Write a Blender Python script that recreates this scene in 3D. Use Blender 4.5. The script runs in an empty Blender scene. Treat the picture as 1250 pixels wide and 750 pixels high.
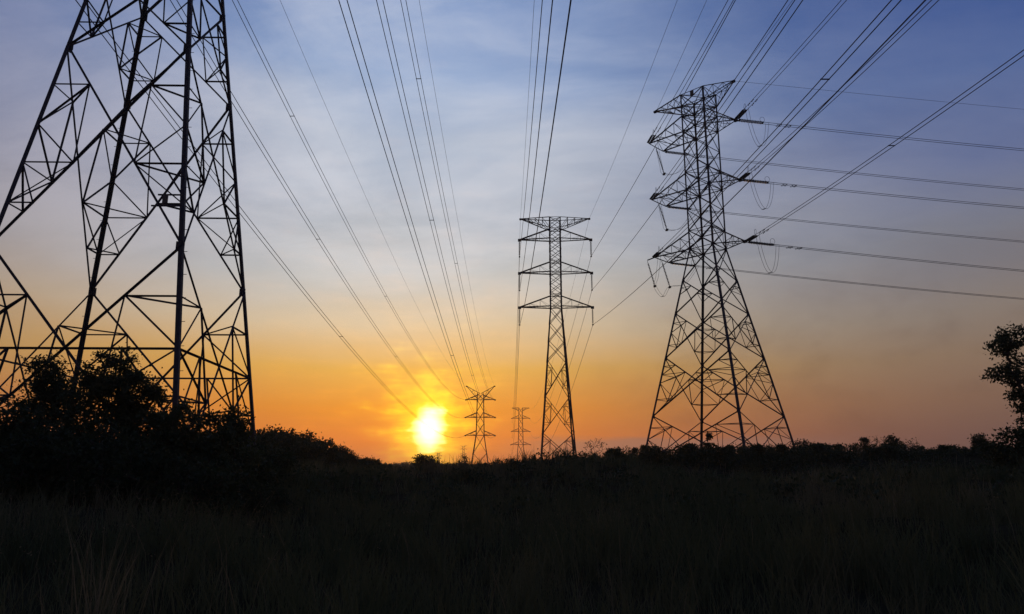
import bpy, math, random
import numpy as np
from mathutils import Vector

# ------------------------------------------------------------------ camera, sky, sun, exposure
SC = bpy.context.scene
COL = SC.collection
EYE = 1.65                                  # eye height; every height below called h is measured from the eye
cam_data = bpy.data.cameras.new('camera')
cam_data.sensor_width = 36.0
cam_data.lens = 898.18 / 1250 * 36
cam_data.clip_start = 0.1
cam_data.clip_end = 12000
cam = bpy.data.objects.new('camera', cam_data)
COL.objects.link(cam)
cam.location = (0, 0, EYE)
cam.rotation_euler = (math.pi / 2 + 0.2308, 0, 0)
SC.camera = cam

SC.view_settings.view_transform = 'Standard'
SC.view_settings.look = 'None'
SC.view_settings.exposure = 0.0
SC.view_settings.gamma = 1.0
SC.view_settings.use_curve_mapping = False
SC.cycles.use_denoising = True
SC.cycles.max_bounces = 5
SC.cycles.diffuse_bounces = 2
SC.cycles.transparent_max_bounces = 8

HAZE = 0.0002
SUN_AZ, SUN_EL = math.radians(-6.41), math.radians(3.78)
SUN = (math.sin(SUN_AZ) * math.cos(SUN_EL), math.cos(SUN_AZ) * math.cos(SUN_EL), math.sin(SUN_EL))

world = bpy.data.worlds.new('World')
SC.world = world
world.use_nodes = True
WT = world.node_tree
WT.nodes.clear()


class NT:
    """small helper to write node maths as expressions"""
    def __init__(s, tree): s.t = tree
    def node(s, kind, **kw):
        n = s.t.nodes.new(kind)
        for k, v in kw.items(): setattr(n, k, v)
        return n
    def put(s, sock, v):
        if hasattr(v, 'node'): s.t.links.new(v, sock)
        else: sock.default_value = v
    def m(s, op, a, b=0.0, c=0.0, clamp=False):
        n = s.node('ShaderNodeMath', operation=op, use_clamp=clamp)
        s.put(n.inputs[0], a); s.put(n.inputs[1], b); s.put(n.inputs[2], c)
        return n.outputs[0]
    def rng(s, v, a, b, c=0.0, d=1.0, smooth=True):
        n = s.node('ShaderNodeMapRange', interpolation_type='SMOOTHSTEP' if smooth else 'LINEAR')
        for i, x in enumerate((v, a, b, c, d)): s.put(n.inputs[i], x)
        return n.outputs[0]
    def mix(s, f, a, b, mode='MIX'):
        n = s.node('ShaderNodeMix', data_type='RGBA', blend_type=mode)
        s.put(n.inputs['Factor'], f); s.put(n.inputs[6], a); s.put(n.inputs[7], b)
        return n.outputs[2]
    def ramp(s, v, stops, interp='LINEAR'):
        n = s.node('ShaderNodeValToRGB')
        r = n.color_ramp; r.interpolation = interp
        while len(r.elements) < len(stops): r.elements.new(0.5)
        for e, (p, c) in zip(r.elements, stops):
            e.position = p; e.color = c
        s.put(n.inputs[0], v)
        return n.outputs[0]
    def vec(s, x, y, z):
        n = s.node('ShaderNodeCombineXYZ')
        for i, v in enumerate((x, y, z)): s.put(n.inputs[i], v)
        return n.outputs[0]
    def noise(s, v, scale, detail=4.0, rough=0.5, dist=0.0):
        n = s.node('ShaderNodeTexNoise')
        if v is not None: s.put(n.inputs['Vector'], v)
        n.inputs['Scale'].default_value = scale; n.inputs['Detail'].default_value = detail
        n.inputs['Roughness'].default_value = rough; n.inputs['Distortion'].default_value = dist
        return n.outputs['Fac']


def lin(r, g, b):
    f = lambda c: (c / 255 / 12.92) if c <= 10 else ((c / 255 + 0.055) / 1.055) ** 2.4
    return (f(r), f(g), f(b), 1.0)


def build_sky():
    w = NT(WT)
    tc = w.node('ShaderNodeTexCoord')
    sep = w.node('ShaderNodeSeparateXYZ')
    WT.links.new(tc.outputs['Generated'], sep.inputs[0])
    x, y, z = sep.outputs
    zc = w.m('MAXIMUM', z, 0.0)
    # azimuth measured from the sun
    hl = w.m('SQRT', w.m('ADD', w.m('ADD', w.m('MULTIPLY', x, x), w.m('MULTIPLY', y, y)), 1e-6))
    sx, sy = math.sin(SUN_AZ), math.cos(SUN_AZ)
    ca = w.m('DIVIDE', w.m('ADD', w.m('MULTIPLY', x, sx), w.m('MULTIPLY', y, sy)), hl)
    sa = w.m('DIVIDE', w.m('SUBTRACT', w.m('MULTIPLY', x, sy), w.m('MULTIPLY', y, sx)), hl)
    az = w.m('ARCTAN2', sa, ca)                         # positive to the right of the sun
    # wavy warp so that no band edge is ruled straight
    wob = w.noise(w.vec(w.m('MULTIPLY', az, 1.3), w.m('MULTIPLY', z, 4.0), 3.1), 2.2, 3.0)
    zw = w.m('MAXIMUM', w.m('ADD', zc, w.m('MULTIPLY', w.m('SUBTRACT', wob, 0.5), w.rng(zc, 0.02, 0.35, 0.0, 0.10))), 0.0)
    A = [(0, (204, 88, 6)), (.049, (230, 112, 4)), (.092, (232, 137, 12)), (.146, (228, 171, 74)), (.20, (221, 198, 162)),
         (.277, (205, 205, 200)), (.36, (196, 202, 208)), (.44, (191, 201, 214)), (.503, (160, 183, 216)), (.586, (116, 150, 200)),
         (.75, (72, 102, 160)), (1, (36, 54, 96))]
    B = [(0, (90, 64, 60)), (.049, (106, 79, 72)), (.092, (122, 95, 80)), (.146, (130, 109, 94)), (.20, (129, 117, 110)),
         (.277, (112, 113, 126)), (.36, (90, 102, 142)), (.44, (66, 92, 147)), (.52, (50, 79, 141)), (.586, (44, 71, 134)),
         (.75, (42, 61, 114)), (1, (36, 54, 96))]
    E = [(0, (72, 58, 68)), (.15, (88, 73, 90)), (.4, (80, 82, 112)), (.75, (52, 68, 108)), (1, (36, 54, 96))]
    ra = w.ramp(zw, [(p, lin(*c)) for p, c in A])
    rb = w.ramp(zw, [(p, lin(*c)) for p, c in B])
    re = w.ramp(zw, [(p, lin(*c)) for p, c in E])
    sig = w.rng(sa, -0.05, 0.05, math.radians(33), math.radians(22))
    q = w.m('DIVIDE', az, sig)
    wt = w.m('EXPONENT', w.m('MULTIPLY', w.m('MULTIPLY', q, q), -1.0))
    front = w.mix(wt, rb, ra)
    sky = w.mix(w.rng(ca, 0.72, -0.25), front, re)

    # thin high cloud, drawn out by the wind, on a flat layer overhead
    den = w.m('ADD', zc, 0.16)
    px, py = w.m('DIVIDE', x, den), w.m('DIVIDE', y, den)
    c1 = w.noise(w.vec(w.m('MULTIPLY', px, 1.0), w.m('MULTIPLY', py, 1.25), 0.0), 1.5, 6.0, 0.55, 0.6)
    c2 = w.noise(w.vec(w.m('ADD', w.m('MULTIPLY', px, 0.9), w.m('MULTIPLY', py, 0.5)), w.m('MULTIPLY', py, 2.2), 7.0), 3.2, 9.0, 0.66, 0.5)
    cl = w.m('ADD', w.m('MULTIPLY', c1, 0.72), w.m('MULTIPLY', c2, 0.28))
    cl = w.rng(cl, 0.33, 0.67)
    amt = w.m('MULTIPLY', w.rng(zc, 0.16, 0.36), w.rng(zc, 0.80, 0.55))
    sky = w.mix(w.m('MULTIPLY', w.m('MULTIPLY', cl, amt), w.m('ADD', 0.05, w.m('MULTIPLY', wt, 0.46))), sky, lin(212, 214, 226))
    dk = w.m('MULTIPLY', w.m('SUBTRACT', 1.0, cl), amt)
    sky = w.mix(w.m('MULTIPLY', w.m('MULTIPLY', dk, 0.34), w.m('ADD', 0.25, wt)), sky, w.mix(1.0, sky, lin(176, 192, 222), 'MULTIPLY'))

    sky = w.mix(w.m('MULTIPLY', w.rng(az, -0.12, -0.55, 0.0, 0.55), w.rng(zc, 0.12, 0.3)), sky, w.mix(1.0, sky, lin(238, 222, 226), 'MULTIPLY'))
    # smoke lying low in the air to the right
    sm = w.noise(w.vec(w.m('MULTIPLY', az, 2.2), w.m('MULTIPLY', z, 3.6), 1.7), 3.4, 6.0, 0.6, 0.25)
    smk = w.m('MULTIPLY', w.m('MULTIPLY', w.rng(sm, 0.44, 0.70), w.rng(az, 0.10, 0.40)), w.m('MULTIPLY', w.rng(zc, 0.03, 0.08), w.rng(zc, 0.30, 0.16)))
    sky = w.mix(w.m('MULTIPLY', smk, 0.5), sky, w.mix(1.0, sky, lin(212, 206, 208), 'MULTIPLY'))
    # flat grey bank of cloud just above the horizon
    eb = w.noise(w.vec(w.m('MULTIPLY', az, 5.0), w.m('MULTIPLY', z, 60.0), 4.0), 1.6, 5.0, 0.6)
    zb = w.m('ADD', zc, w.m('MULTIPLY', w.m('SUBTRACT', eb, 0.5), 0.022))
    bank = w.m('MULTIPLY', w.m('MULTIPLY', w.rng(zb, 0.058, 0.048), w.rng(zb, 0.020, 0.036)),
               w.m('MULTIPLY', w.rng(az, 0.07, 0.20), w.rng(az, 0.62, 0.35)))
    sky = w.mix(w.m('MULTIPLY', bank, 0.62), sky, lin(140, 103, 92))

    # the sun behind thin streaky cloud: white core, yellow aureole
    dt = w.m('ADD', w.m('ADD', w.m('MULTIPLY', x, SUN[0]), w.m('MULTIPLY', y, SUN[1])), w.m('MULTIPLY', z, SUN[2]))
    dx = w.m('MULTIPLY', sa, hl)
    dz = w.m('SUBTRACT', z, SUN[2])
    st = w.noise(w.vec(w.m('MULTIPLY', az, 12.0), w.m('MULTIPLY', z, 62.0), 2.0), 1.2, 4.0, 0.55)
    bl = w.noise(w.vec(w.m('MULTIPLY', az, 26.0), w.m('MULTIPLY', z, 26.0), 9.0), 1.3, 2.0, 0.5)
    st, bl = w.rng(st, 0.33, 0.67, smooth=False), w.rng(bl, 0.33, 0.67, smooth=False)
    ex = w.m('MULTIPLY', dx, 1.30)
    r2 = w.m('ADD', w.m('MULTIPLY', ex, ex), w.m('MULTIPLY', dz, dz))
    r = w.m('SQRT', r2)
    ahead = w.m('GREATER_THAN', dt, 0.0)
    rr = w.m('MULTIPLY', r, w.m('ADD', 0.58, w.m('ADD', w.m('MULTIPLY', st, 0.52), w.m('MULTIPLY', bl, 0.34))))
    core = w.m('MULTIPLY', w.rng(rr, 0.037, 0.004), ahead)
    g1 = w.m('MULTIPLY', w.m('EXPONENT', w.m('MULTIPLY', w.m('POWER', w.m('DIVIDE', rr, 0.052), 2.0), -1.0)), ahead)
    g2 = w.m('MULTIPLY', w.m('EXPONENT', w.m('DIVIDE', rr, -0.095)), ahead)
    g3 = w.m('MULTIPLY', w.m('EXPONENT', w.m('DIVIDE', r, -0.24)), ahead)

    def glow(fac, col):
        return w.mix(1.0, (0, 0, 0, 1), w.mix(fac, (0, 0, 0, 1), col), 'ADD')
    sky = w.mix(1.0, sky, glow(g2, (0.30, 0.115, -0.09, 1)), 'ADD')
    sky = w.mix(1.0, sky, glow(g1, (0.80, 0.86, -0.16, 1)), 'ADD')
    sky = w.mix(1.0, sky, glow(core, (3.0, 2.7, 1.55, 1)), 'ADD')
    mx = w.node('ShaderNodeVectorMath', operation='MAXIMUM')
    WT.links.new(sky, mx.inputs[0]); mx.inputs[1].default_value = (0.001, 0.001, 0.001)
    sky = mx.outputs[0]
    # the clear-air sky of the same sun adds a little light everywhere
    ns = w.node('ShaderNodeTexSky', sky_type='NISHITA')
    ns.sun_disc = False
    ns.sun_elevation = SUN_EL
    ns.sun_rotation = SUN_AZ
    ns.dust_density = 3.0
    bg1 = w.node('ShaderNodeBackground')
    bg2 = w.node('ShaderNodeBackground')
    WT.links.new(sky, bg1.inputs[0]); bg1.inputs[1].default_value = 1.0
    WT.links.new(ns.outputs[0], bg2.inputs[0]); bg2.inputs[1].default_value = 0.003
    add = w.node('ShaderNodeAddShader')
    WT.links.new(bg1.outputs[0], add.inputs[0]); WT.links.new(bg2.outputs[0], add.inputs[1])
    out = w.node('ShaderNodeOutputWorld')
    WT.links.new(add.outputs[0], out.inputs[0])


build_sky()

sun_data = bpy.data.lights.new('sun', 'SUN')
sun_data.energy = 0.35
sun_data.angle = math.radians(1.5)
sun_data.color = (1.0, 0.55, 0.22)
sun_ob = bpy.data.objects.new('sun', sun_data)
COL.objects.link(sun_ob)
sun_ob.rotation_euler = (-Vector(SUN)).to_track_quat('-Z', 'Y').to_euler()
sun_ob.location = (-20, 180, 60)


# ------------------------------------------------------------------ materials
def material(name, stops, scale=3.0, rough=0.8, metallic=0.0, detail=5.0, bump=0.0, spec=0.3, coords='Object', trans=0.0):
    m = bpy.data.materials.new(name)
    m.use_nodes = True
    t = m.node_tree
    n = NT(t)
    b = t.nodes['Principled BSDF']
    tc = n.node('ShaderNodeTexCoord')
    f = n.noise(tc.outputs[coords], scale, detail, 0.6)
    k = len(stops)
    c = n.ramp(f, [(0.3 + 0.4 * i / max(1, k - 1), (*s, 1)) for i, s in enumerate(stops)])
    t.links.new(c, b.inputs['Base Color'])
    b.inputs['Roughness'].default_value = rough
    b.inputs['Metallic'].default_value = metallic
    b.inputs['Specular IOR Level'].default_value = spec
    if bump:
        bp = n.node('ShaderNodeBump'); bp.inputs['Strength'].default_value = bump
        t.links.new(f, bp.inputs['Height']); t.links.new(bp.outputs[0], b.inputs['Normal'])
    if trans:
        tr = n.node('ShaderNodeBsdfTranslucent'); t.links.new(c, tr.inputs[0])
        mx = n.node('ShaderNodeMixShader'); mx.inputs[0].default_value = trans
        o = t.nodes['Material Output']
        t.links.new(b.outputs[0], mx.inputs[1]); t.links.new(tr.outputs[0], mx.inputs[2]); t.links.new(mx.outputs[0], o.inputs[0])
    return m


M_STEEL = material('weathered_galvanised_steel', [(.05, .05, .056), (.075, .075, .082), (.062, .054, .05)], 1.6, .75, .25, bump=.05)
M_RUST = material('darkened_steel', [(.07, .06, .055), (.11, .09, .08)], 2.0, .8, .2)
M_WIRE = material('aged_aluminium_strand', [(.09, .09, .10), (.13, .13, .14)], 2.0, .7, .3)
M_GLASS = material('glazed_insulator_disc', [(.05, .06, .055), (.09, .10, .085)], 8.0, .35, spec=.5)
M_PLATE = material('faded_sign_plate', [(.10, .09, .07), (.16, .14, .10)], 5.0, .6)
M_BARK = material('rough_bark', [(.045, .034, .026), (.09, .07, .055)], 9.0, .95, bump=.4)
M_LEAF = material('dull_green_leaf', [(.035, .05, .022), (.06, .08, .034), (.085, .085, .04)], 2.4, .7, trans=.25, spec=.2)
M_LEAF2 = material('dark_green_leaf', [(.022, .038, .016), (.04, .06, .024), (.05, .055, .022)], 1.4, .7, trans=.2, spec=.2)
M_GRASS = material('dry_and_green_grass', [(.032, .05, .026), (.08, .10, .048), (.115, .12, .058), (.20, .165, .10)], .16, .9, trans=.22, spec=.1)
M_STRAW = material('pale_dry_grass', [(.16, .13, .075), (.24, .20, .12)], 3.0, .9, trans=.3, spec=.1)
M_TUSS = material('faded_tussock_blade', [(.16, .15, .085), (.26, .22, .13)], 3.0, .9, trans=.2, spec=.1)
M_SOIL = material('dark_earth_and_stubble', [(.018, .020, .012), (.034, .034, .018), (.048, .042, .026)], .6, 1.0, bump=.5, spec=.0)


# ------------------------------------------------------------------ mesh helpers
def tag(o, label=None, cat=None, group=None, kind=None):
    if label: o['label'] = label
    if cat: o['category'] = cat
    if group: o['group'] = group
    if kind: o['kind'] = kind
    return o


def empty(name, loc, label=None, cat=None, group=None, rz=0.0):
    o = bpy.data.objects.new(name, None)
    o.empty_display_size = 0.5
    o.location = loc
    o.rotation_euler = (0, 0, rz)
    COL.objects.link(o)
    return tag(o, label, cat, group)


def link_mesh(name, me, mat, parent=None, smooth=False):
    me.materials.append(mat)
    if smooth: me.polygons.foreach_set('use_smooth', [True] * len(me.polygons))
    o = bpy.data.objects.new(name, me)
    COL.objects.link(o)
    if parent: o.parent = parent
    return o


def np_mesh(name, v, faces):
    """faces: list of int arrays (n,k)"""
    me = bpy.data.meshes.new(name)
    v = np.asarray(v, np.float32)
    me.vertices.add(len(v)); me.vertices.foreach_set('co', v.ravel())
    faces = [np.asarray(f, np.int32) for f in faces if len(f)]
    idx = np.concatenate([f.ravel() for f in faces])
    tot = np.concatenate([np.full(len(f), f.shape[1], np.int32) for f in faces])
    start = np.concatenate([[0], np.cumsum(tot)[:-1]]).astype(np.int32)
    me.loops.add(len(idx)); me.loops.foreach_set('vertex_index', idx)
    me.polygons.add(len(tot)); me.polygons.foreach_set('loop_start', start); me.polygons.foreach_set('loop_total', tot)
    me.update(calc_edges=True)
    return me


class MB:
    """collects bars, plates and tubes into one mesh"""
    def __init__(s): s.v = []; s.f = []
    def add(s, vs, fs):
        b = len(s.v); s.v += [tuple(p) for p in vs]; s.f += [tuple(i + b for i in f) for f in fs]
    def frame(s, a, b, up):
        a, b = Vector(a), Vector(b); d = (b - a)
        if d.length < 1e-6: return None
        d.normalize(); up = Vector(up)
        if abs(d.dot(up.normalized())) > .98: up = Vector((1, 0, 0)) if abs(d.x) < .9 else Vector((0, 1, 0))
        u = (up - d * up.dot(d)).normalized(); w = d.cross(u)
        return a, b, u, w
    def prof(s, a, b, pts, up=(0, 0, 1)):
        fr = s.frame(a, b, up)
        if not fr: return
        a, b, u, w = fr; n = len(pts)
        vs = [p + u * q[0] + w * q[1] for p in (a, b) for q in pts]
        fs = [(i, (i + 1) % n, n + (i + 1) % n, n + i) for i in range(n)] + [tuple(range(n - 1, -1, -1)), tuple(range(n, 2 * n))]
        s.add(vs, fs)
    def angle(s, a, b, w, up=(0, 0, 1), t=None):              # steel angle section
        t = t or w * .16; h = w * .3
        s.prof(a, b, [(-h, -h), (w - h, -h), (w - h, t - h), (t - h, t - h), (t - h, w - h), (-h, w - h)], up)
    def bar(s, a, b, w, up=(0, 0, 1), h=None):
        h = h or w; s.prof(a, b, [(-h / 2, -w / 2), (h / 2, -w / 2), (h / 2, w / 2), (-h / 2, w / 2)], up)
    def rod(s, a, b, r, n=6, r2=None):
        fr = s.frame(a, b, (0, 0, 1))
        if not fr: return
        a, b, u, w = fr; r2 = r if r2 is None else r2
        vs = [p + u * (q * math.cos(2 * math.pi * i / n)) + w * (q * math.sin(2 * math.pi * i / n)) for p, q in ((a, r), (b, r2)) for i in range(n)]
        s.add(vs, [(i, (i + 1) % n, n + (i + 1) % n, n + i) for i in range(n)] + [tuple(range(n - 1, -1, -1)), tuple(range(n, 2 * n))])
    def lathe(s, a, b, prof, n=10):                            # prof: (distance along, radius)
        a, b, u, w = s.frame(a, b, (0, 0, 1)); d = (b - a).normalized()
        vs = []
        for t, r in prof:
            vs += [a + d * t + u * (r * math.cos(2 * math.pi * i / n)) + w * (r * math.sin(2 * math.pi * i / n)) for i in range(n)]
        fs = [(k * n + i, k * n + (i + 1) % n, (k + 1) * n + (i + 1) % n, (k + 1) * n + i) for k in range(len(prof) - 1) for i in range(n)]
        fs += [tuple(range(n - 1, -1, -1)), tuple(range((len(prof) - 1) * n, len(prof) * n))]
        s.add(vs, fs)
    def tube(s, pts, r, n=6, closed=False):
        P = [Vector(p) for p in pts]; N = len(P); vs = []
        u = None
        for i, p in enumerate(P):
            d = (P[(i + 1) % N] - P[i - 1]) if closed else (P[min(i + 1, N - 1)] - P[max(i - 1, 0)])
            d.normalize()
            if u is None: u = Vector((0, 0, 1)) if abs(d.z) < .9 else Vector((1, 0, 0))
            u = (u - d * u.dot(d)).normalized(); w = d.cross(u)
            rr = r[i] if hasattr(r, '__len__') else r
            vs += [p + u * (rr * math.cos(2 * math.pi * k / n)) + w * (rr * math.sin(2 * math.pi * k / n)) for k in range(n)]
        M = N if closed else N - 1
        fs = [(i * n + k, i * n + (k + 1) % n, ((i + 1) % N) * n + (k + 1) % n, ((i + 1) % N) * n + k) for i in range(M) for k in range(n)]
        if not closed: fs += [tuple(range(n - 1, -1, -1)), tuple(range((N - 1) * n, N * n))]
        s.add(vs, fs)
    def plate(s, c, u, w, su, sw, t):
        c, u, w = Vector(c), Vector(u).normalized(), Vector(w).normalized()
        s.bar(c - u * su / 2, c + u * su / 2, sw, up=u.cross(w), h=t)
    def box(s, lo, hi):
        x0, y0, z0 = lo; x1, y1, z1 = hi
        s.add([(x0, y0, z0), (x1, y0, z0), (x1, y1, z0), (x0, y1, z0), (x0, y0, z1), (x1, y0, z1), (x1, y1, z1), (x0, y1, z1)],
              [(3, 2, 1, 0), (4, 5, 6, 7), (0, 1, 5, 4), (1, 2, 6, 5), (2, 3, 7, 6), (3, 0, 4, 7)])
    def build(s, name, mat, parent=None, smooth=False):
        me = bpy.data.meshes.new(name)
        me.from_pydata(s.v, [], s.f); me.update()
        return link_mesh(name, me, mat, parent, smooth)


# ------------------------------------------------------------------ ground
def sm(a, b, v):
    t = np.clip((v - a) / (b - a), 0, 1); return t * t * (3 - 2 * t)


def ground_z(x, y):
    x, y = np.asarray(x, float), np.asarray(y, float)
    d = np.hypot(x, y); az = np.arctan2(x, y)
    h = -EYE + 1.15 * sm(4, 30, d) + .0195 * np.clip(d - 30, 0, 100) + .0155 * np.clip(d - 130, 0, 900) - .004 * np.clip(d - 1200, 0, 4000)
    fw = sm(1.9, 1.2, np.abs(az))
    h += fw * sm(.0, .22, az) * (1.25 * sm(36, 74, d) - .5 * sm(120, 220, d))
    h += fw * sm(-.12, -.5, az) * (.75 * sm(8, 24, d) + 1.5 * sm(38, 85, d) - .8 * sm(110, 200, d))
    h += fw * 1.05 * np.exp(-((az - .10) / .12) ** 2) * sm(24, 38, d) * sm(66, 46, d)
    bump = (.16 * np.sin(x * .31 + 1.3) * np.cos(y * .27 + .4) + .10 * np.sin(x * .83 + y * .55) + .05 * np.sin(x * 1.9 - y * 1.4 + 2.))
    bump = bump + .30 * np.sin(x * .11 + 2.1) * np.sin(y * .17 + .6) + .22 * np.cos(x * .19 - y * .12)
    h += bump * sm(3, 12, d) * (1 - .5 * sm(150, 400, d))
    return h + EYE


def build_ground():
    R = np.concatenate([[0.0], np.geomspace(1.2, 2600, 140)])
    na = 300
    a = np.concatenate([np.linspace(-1.0, 1.0, 200, endpoint=False), np.linspace(1.0, 2 * math.pi - 1.0, 100, endpoint=False)])
    X = np.outer(R[1:], np.sin(a)).ravel(); Y = np.outer(R[1:], np.cos(a)).ravel()
    V = np.stack([X, Y, ground_z(X, Y)], 1)
    V = np.concatenate([[[0, 0, float(ground_z(0, 0))]], V])
    n = len(a)
    k = np.arange(n); k2 = (k + 1) % n
    tri = np.stack([np.zeros(n, int), 1 + k2, 1 + k], 1)
    q = []
    for i in range(len(R) - 2):
        q.append(np.stack([1 + i * n + k, 1 + i * n + k2, 1 + (i + 1) * n + k2, 1 + (i + 1) * n + k], 1))
    o = link_mesh('ground', np_mesh('ground', V, [tri, np.concatenate(q)]), M_SOIL, None, True)
    tag(o, kind='structure')


build_ground()


def build_haze(density):
    m = bpy.data.materials.new('evening_haze'); m.use_nodes = True
    t = m.node_tree; t.nodes.clear()
    v = t.nodes.new('ShaderNodeVolumePrincipled'); o = t.nodes.new('ShaderNodeOutputMaterial')
    v.inputs['Color'].default_value = (.95, .88, .80, 1); v.inputs['Density'].default_value = density; v.inputs['Anisotropy'].default_value = .55
    t.links.new(v.outputs[0], o.inputs['Volume'])
    b = MB(); b.box((-2700, -2700, -4.0), (2700, 2700, 85.0))
    tag(b.build('haze', m), 'thin evening haze in the air', kind='stuff')


build_haze(HAZE)


# ------------------------------------------------------------------ lattice towers
class Tower:
    def __init__(s, name, x, d, yaw, label, group='transmission towers in the valley'):
        s.root = empty(name, (x, d, 0), label, 'pylon', group, yaw)
        s.x, s.d, s.yaw = x, d, yaw
    def world(s, lx, ly, h):
        c, n = math.cos(s.yaw), math.sin(s.yaw)
        return Vector((s.x + lx * c - ly * n, s.d + lx * n + ly * c, h + EYE))


CORN = [(-1, -1), (1, -1), (1, 1), (-1, 1)]


def lerp(a, b, t): return Vector(a).lerp(Vector(b), t)


def corner(k, hw, h): return Vector((CORN[k][0] * hw, CORN[k][1] * hw, h + EYE))


def legs(T, levels, w, gusset=0.0, bolts=()):
    """levels: list of (h, half width) from foot to top"""
    for k in range(4):
        m = MB(); cx, cy = CORN[k]
        for (h0, w0), (h1, w1) in zip(levels[:-1], levels[1:]):
            ww = w if h0 < levels[len(levels) // 2][0] else w * .8
            m.angle(corner(k, w0, h0), corner(k, w1, h1 + .02), ww, up=(-cx, 0, 0) if cx * cy > 0 else (0, -cy, 0))
        if gusset:
            for h, hw in levels[1:-1]:
                p = corner(k, hw, h)
                m.plate(p + Vector((-cx * gusset * .3, 0, 0)), (1, 0, 0), (0, 0, 1), gusset, gusset * 1.3, .02)
                m.plate(p + Vector((0, -cy * gusset * .3, 0)), (0, 1, 0), (0, 0, 1), gusset, gusset * 1.3, .02)
        o = m.build('leg', M_STEEL, T.root)
        if k in bolts:
            b = MB()
            for (h0, w0), (h1, w1) in zip(levels[:-1], levels[1:]):
                n = max(1, int((h1 - h0) / .42))
                for i in range(n):
                    p = corner(k, w0, h0).lerp(corner(k, w1, h1), (i + .5) / n)
                    if i % 2: b.rod(p, p + Vector((cx * .20, 0, 0)), .011, 5)
                    else: b.rod(p, p + Vector((0, cy * .20, 0)), .011, 5)
                    q = p + (Vector((cx * .20, 0, 0)) if i % 2 else Vector((0, cy * .20, 0)))
            so = b.build('step_bolt', M_STEEL, o)
            so['kind'] = 'stuff'


def panel(T, sec, h0, w0, h1, w1, wd, ws, up_n=1, low_n=2, belt=False, collars=True, main_parts=True, skip_low=0):
    """one storey of X bracing on all four faces, with the small redundant members"""
    A = [corner(k, w0, h0) for k in range(4)]; B = [corner(k, w1, h1) for k in range(4)]
    s = w0 / (w0 + w1)
    Un, Ln = {}, {}
    for k in range(4):
        j = (k + 1) % 4
        nrm = (CORN[k][0] + CORN[j][0], CORN[k][1] + CORN[j][1], 0)
        off = Vector(nrm).normalized() * (wd * .35)
        X = A[k].lerp(B[j], s)
        if main_parts:
            for (p, q, sg) in ((A[k], B[j], 1), (A[j], B[k], -1)):
                m = MB(); m.angle(p + off * sg, q + off * sg, wd, up=nrm); m.build('diagonal_brace', M_STEEL, T.root)
        else:
            sec.angle(A[k] + off, B[j] + off, wd, up=nrm); sec.angle(A[j] - off, B[k] - off, wd, up=nrm)
        hx = X.z - EYE
        for (a, b, o_) in ((k, j, 0), (j, k, 1)):               # the triangle standing on leg a
            def leg_at(z): 
                t = (z - A[a].z) / (B[a].z - A[a].z); return A[a].lerp(B[a], t)
            M = leg_at(X.z)
            prev = M
            for i in range(1, up_n + 1):                        # upper half: from X up to B[a]
                U = X.lerp(B[a], i / (up_n + 1)); L = leg_at(U.z)
                sec.angle(U, L, ws, up=nrm); sec.angle(prev, U, ws, up=nrm); prev = L
                Un[(k, a, i)] = U
            prev = M
            for i in range(1, low_n + 1):
                P = X.lerp(A[a], i / (low_n + 1)); L = leg_at(P.z)
                sec.angle(prev, P, ws, up=nrm)
                if i > skip_low or True: sec.angle(P, L, ws, up=nrm)
                prev = L; Ln[(k, a, i)] = P
            if up_n and low_n: sec.angle(Un[(k, a, 1)], Ln[(k, a, 1)], ws, up=nrm)
            if low_n > 1: sec.angle(Ln[(k, a, 1)].lerp(Ln[(k, a, 2)], .0), leg_at(Ln[(k, a, 2)].z), ws * .8, up=nrm)
        if belt:
            m = MB(); t = (X.z - A[k].z) / (B[k].z - A[k].z)
            m.angle(A[k].lerp(B[k], t), A[j].lerp(B[j], t), wd, up=nrm); m.build('horizontal_brace', M_STEEL, T.root)
    if collars:
        for a in range(4):                                      # tie the two faces that meet at leg a
            f1, f2 = a, (a - 1) % 4
            for i in range(1, up_n + 1): sec.angle(Un[(f1, a, i)], Un[(f2, a, i)], ws)
            for i in range(1, low_n + 1): sec.angle(Ln[(f1, a, i)], Ln[(f2, a, i)], ws)


def ring(sec, hw, h, w, plan=True):
    P = [corner(k, hw, h) for k in range(4)]
    for k in range(4): sec.angle(P[k], P[(k + 1) % 4], w)
    if plan: sec.angle(P[0], P[2], w * .8); sec.angle(P[1] - Vector((0, 0, .06)), P[3] - Vector((0, 0, .06)), w * .8)


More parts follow.
